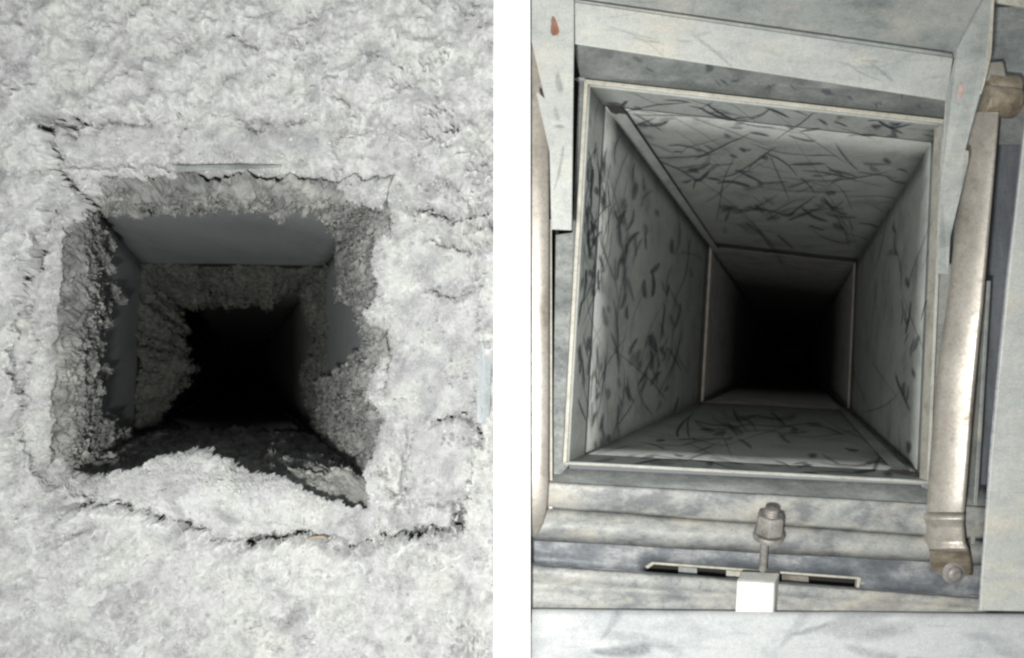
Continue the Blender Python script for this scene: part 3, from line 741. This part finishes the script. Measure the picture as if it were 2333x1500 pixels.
# ================================================================== clamp bars
def bar(name, parent, rows_, bulge, mat, thick=0.01, n=11, tilt=0.0):
    """rows_: (py, x left, x right, z)"""
    A = []
    for (py, xl, xr, z) in rows_:
        r = []
        for j in range(n):
            t = j / (n - 1); q = 2 * t - 1
            zz = z + bulge * (1 - abs(q) ** 2.2) + tilt * q
            r.append(P(xl + (xr - xl) * t, py, zz)[:])
        A.append(r)
    A = np.array(A)
    # rolled edges going down at both sides
    L_ = A[:, :1].copy(); L_[..., 2] -= thick
    R__ = A[:, -1:].copy(); R__[..., 2] -= thick
    A = np.concatenate([L_, A, R__], 1)
    return grid_mesh(name, A, mat, parent, smooth=True)
def interp_rows(keys, step):
    ys = np.arange(keys[0][0], keys[-1][0] + 0.1, step); K = np.array(keys, float)
    return [(y, *(np.interp(y, K[:, 0], K[:, c]) for c in (1, 2, 3))) for y in ys]
cb = thing('clamp_bar', P(2165, 1290, -0.01), 'tan metal clamp bar with roller on top, right of the clean mouth', 'clamp bar', 'clamp bars beside the clean mouth')
bar('bar', cb, interp_rows([(255, 2216, 2277, 0.046), (700, 2162, 2239, 0.046), (850, 2140, 2224, 0.044), (1150, 2117, 2199, 0.036), (1176, 2115, 2197, 0.034)], 12), 0.0028, M['tan'], 0.006, tilt=0.0125)
bar('foot', cb, interp_rows([(1166, 2115, 2198, 0.030), (1176, 2114, 2198, 0.0365), (1184, 2114, 2197, 0.0375), (1200, 2116, 2197, 0.032), (1236, 2118, 2200, 0.03), (1250, 2120, 2206, 0.033), (1256, 2121, 2209, 0.029)], 3), 0.0028, M['tan'], 0.02, tilt=0.0115)
bar('foot_end', cb, interp_rows([(1255, 2121, 2209, 0.029), (1268, 2121, 2212, 0.022), (1296, 2122, 2216, 0.010), (1312, 2130, 2216, 0.004)], 4), 0.003, M['brown'], 0.02, tilt=0.008)
def lathe(name, parent, c, axis, prof, mat, seg=28):
    """prof: (distance along the axis, radius)"""
    axis = Vector(axis).normalized(); e1 = axis.orthogonal().normalized(); e2 = axis.cross(e1)
    V, Fs = [], []
    for (d, r) in prof:
        for i in range(seg):
            a = i / seg * 2 * math.pi
            V.append(Vector(c) + axis * d + (e1 * math.cos(a) + e2 * math.sin(a)) * r)
    for k_ in range(len(prof) - 1):
        for i in range(seg):
            j = (i + 1) % seg
            Fs.append([k_ * seg + i, k_ * seg + j, (k_ + 1) * seg + j, (k_ + 1) * seg + i])
    Fs.append(list(range(seg))[::-1]); Fs.append([(len(prof) - 1) * seg + i for i in range(seg)])
    o = mesh(name, V, Fs, mat, parent, bevel=0.0006)
    o.data.polygons.foreach_set('use_smooth', [len(p.vertices) == 4 for p in o.data.polygons])
    return o
ax = (P(2316, 222, .04) - P(2236, 214, .04))
wid = ax.length
ro = lathe('roller', cb, P(2236, 228, 0.040), ax, [(0, 0.014), (0.002, 0.0175), (wid * .94, 0.0175), (wid, 0.014)], M['brown'])
lathe('roller', cb, P(2240, 196, 0.034), ax, [(0, 0.012), (0.002, 0.0145), (wid * .9, 0.0145), (wid * .95, 0.012)], M['brown'])
plate('hinge_lug', [(2254, 140, 0.040), (2288, 138, 0.040), (2296, 182, 0.046), (2244, 182, 0.046)], M['tan'], cb, 0.02, 0.003)
lathe('bolt', cb, P(2170, 1304, 0.016), (0.02, -0.12, 1), [(0, 0.0135), (0.003, 0.0135), (0.0032, 0.0095), (0.0075, 0.0085), (0.0095, 0.004)], M['zinc'], 20)

cb2 = thing('clamp_bar', P(1232, 1210, -0.01), 'partly hidden tan metal bar beside the white board', 'clamp bar', 'clamp bars beside the clean mouth')
bar('bar', cb2, interp_rows([(60, 1196, 1250, 0.030), (600, 1197, 1251, 0.030), (1100, 1196, 1250, 0.030), (1160, 1196, 1246, 0.028), (1200, 1196, 1236, 0.022), (1224, 1196, 1220, 0.012)], 14), 0.003, M['tan'], 0.03)

# ================================================================== stud with nut, and the tab
st = thing('stud_bolt', P(1738, 1300, 0.016), 'threaded stud with a zinc cap nut standing over the slot', 'bolt')
a0, a1 = P(1737, 1300, 0.020), P(1744, 1205, 0.046)
dv = a1 - a0
prof = []
nt_ = 22
for i in range(nt_ + 1):
    prof.append((dv.length * i / nt_, 0.0042 + (0.0005 if i % 2 else -0.0002)))
lathe('threaded_rod', st, a0, dv, prof, M['zinc'], 16)
nb = P(1750, 1226, 0.040); nt2 = P(1758, 1158, 0.050); dn = nt2 - nb; ln = dn.length
lathe('washer', st, nb - dn * 0.03, dn, [(0, 0.0168), (0.003, 0.0175), (0.0065, 0.0170)], M['zinc'], 30)
o = lathe('hex_nut', st, nb + dn * 0.17, dn, [(0, 0.0150), (ln * .04, 0.0162), (ln * .52, 0.0162), (ln * .60, 0.0145)], M['zinc'], 6)
o.data.polygons.foreach_set('use_smooth', [False] * len(o.data.polygons))
lathe('stud_tip', st, nb + dn * 0.74, dn, [(0, 0.0085), (ln * .05, 0.0078), (ln * .10, 0.0085), (ln * .15, 0.0078), (ln * .20, 0.0085), (ln * .26, 0.0065), (ln * .28, 0.003)], M['zinc'], 20)
tb = thing('clip_tab', P(1722, 1385, 0.02), 'bright white bent metal tab hooked over the slot', 'clip')
plate('tab_face', [(1680, 1324, 0.028), (1764, 1329, 0.028), (1762, 1400, 0.028), (1676, 1400, 0.028)], M['white_tab'], tb, 0.002, 0.0012)
plate('tab_bend', [(1690, 1302, 0.018), (1775, 1306, 0.018), (1766, 1327, 0.031), (1680, 1321, 0.031)], M['galv_light'], tb, 0.002, 0.0008)
plate('tab_side', [(1766, 1328, 0.029), (1776, 1308, 0.018), (1774, 1330, 0.018), (1769, 1400, 0.018), (1764, 1400, 0.029)], M['galv'], tb, 0.0015, 0.0004)

# ================================================================== wiped smudges and scratches on the flat plates
def plane_marks(name, parent, a, b_, c_, marks, lift=0.0006, d4=None):
    """a, b_, c_: three (px,py,z) points of the plate; marks: (px, py, angle, length px, half width px, strength)"""
    global SV, SQ, SF
    A_, B_, C_ = P(*a), P(*b_), P(*c_)
    nrm = (B_ - A_).cross(C_ - A_).normalized()
    if nrm.z < 0: nrm = -nrm
    SV, SQ, SF = [], [], []
    for (x, y, an, ln_, wd, stg) in marks: stroke(0, x, y, an, ln_, wd, stg, 0.6)
    o0 = Vector((0, 0, H)); out = []
    for (_, x, y) in SV:
        d_ = P(x, y, 0) - o0
        t_ = (A_ - o0).dot(nrm) / d_.dot(nrm)
        if d4:
            D_ = P(*d4)
            for (p1, p2, p3) in ((A_, C_, D_), (A_, B_, D_), (B_, C_, D_)):
                n_2 = (p2 - p1).cross(p3 - p1)
                t_ = min(t_, (p1 - o0).dot(n_2) / d_.dot(n_2))
        out.append((o0 + d_ * t_ + nrm * lift)[:])
    o = raw_mesh(name, np.array(out), np.array(SQ), M['streak'], parent, attr={'fade': SF})
    o['kind'] = 'stuff'
def scatter(n_, quad, ang, spread, lens, wds, stg):
    q_ = np.array(quad, float); res = []
    for _ in range(n_):
        u_, v_ = R.uniform(.04, .96), R.uniform(.12, .88)
        p_ = (q_[0] * (1 - u_) + q_[1] * u_) * (1 - v_) + (q_[3] * (1 - u_) + q_[2] * u_) * v_
        res.append((p_[0], p_[1], R.gauss(ang, spread), R.uniform(*lens), R.uniform(*wds), R.uniform(*stg)))
    return res
tf = [(1320, 112), (2150, 236), (2140, 256), (1330, 168)]
plane_marks('smudges', house, (1300, 84, 0.034), (2180, 214, 0.034), (2158, 270, -0.012),
    scatter(16, tf, 0.3, 0.5, (20, 50), (2, 5), (.3, .8)) + [(1612, 140, 1.3, 34, 13, .8), (1645, 150, 0.2, 50, 7, .6), (1870, 205, 0.3, 34, 10, .9), (1440, 128, .6, 40, 6, .5)], 0.001, (1322, 178, -0.012))
plane_marks('smudges', door, (1150, -60, 0.078), (1308, -60, 0.078), (1303, 525, 0.076),
    [(1258, 288, 0.05, 40, 6, .35), (1270, 165, 1.5, 60, 11, .30), (1283, 330, 1.6, 120, 5, .25), (1262, 240, 1.3, 50, 8, .22)])
plane_marks('smudges', door, (1306, 4, 0.064), (2172, 132, 0.064), (2158, 230, 0.058),
    scatter(16, [(1320, 20), (2150, 145), (2140, 205), (1320, 85)], 0.15, 0.2, (50, 160), (2, 7), (.05, .22)))
plane_marks('smudges', npl, (1211, 1450, 0.038), (2500, 1463, 0.038), (1800, 1500, 0.04),
    scatter(13, [(1240, 1425), (2300, 1430), (2300, 1495), (1240, 1490)], -0.1, 0.35, (120, 320), (14, 34), (.05, .20)) + [(1345, 1484, 0, 160, 22, .38), (1800, 1447, -.2, 100, 9, .25)])
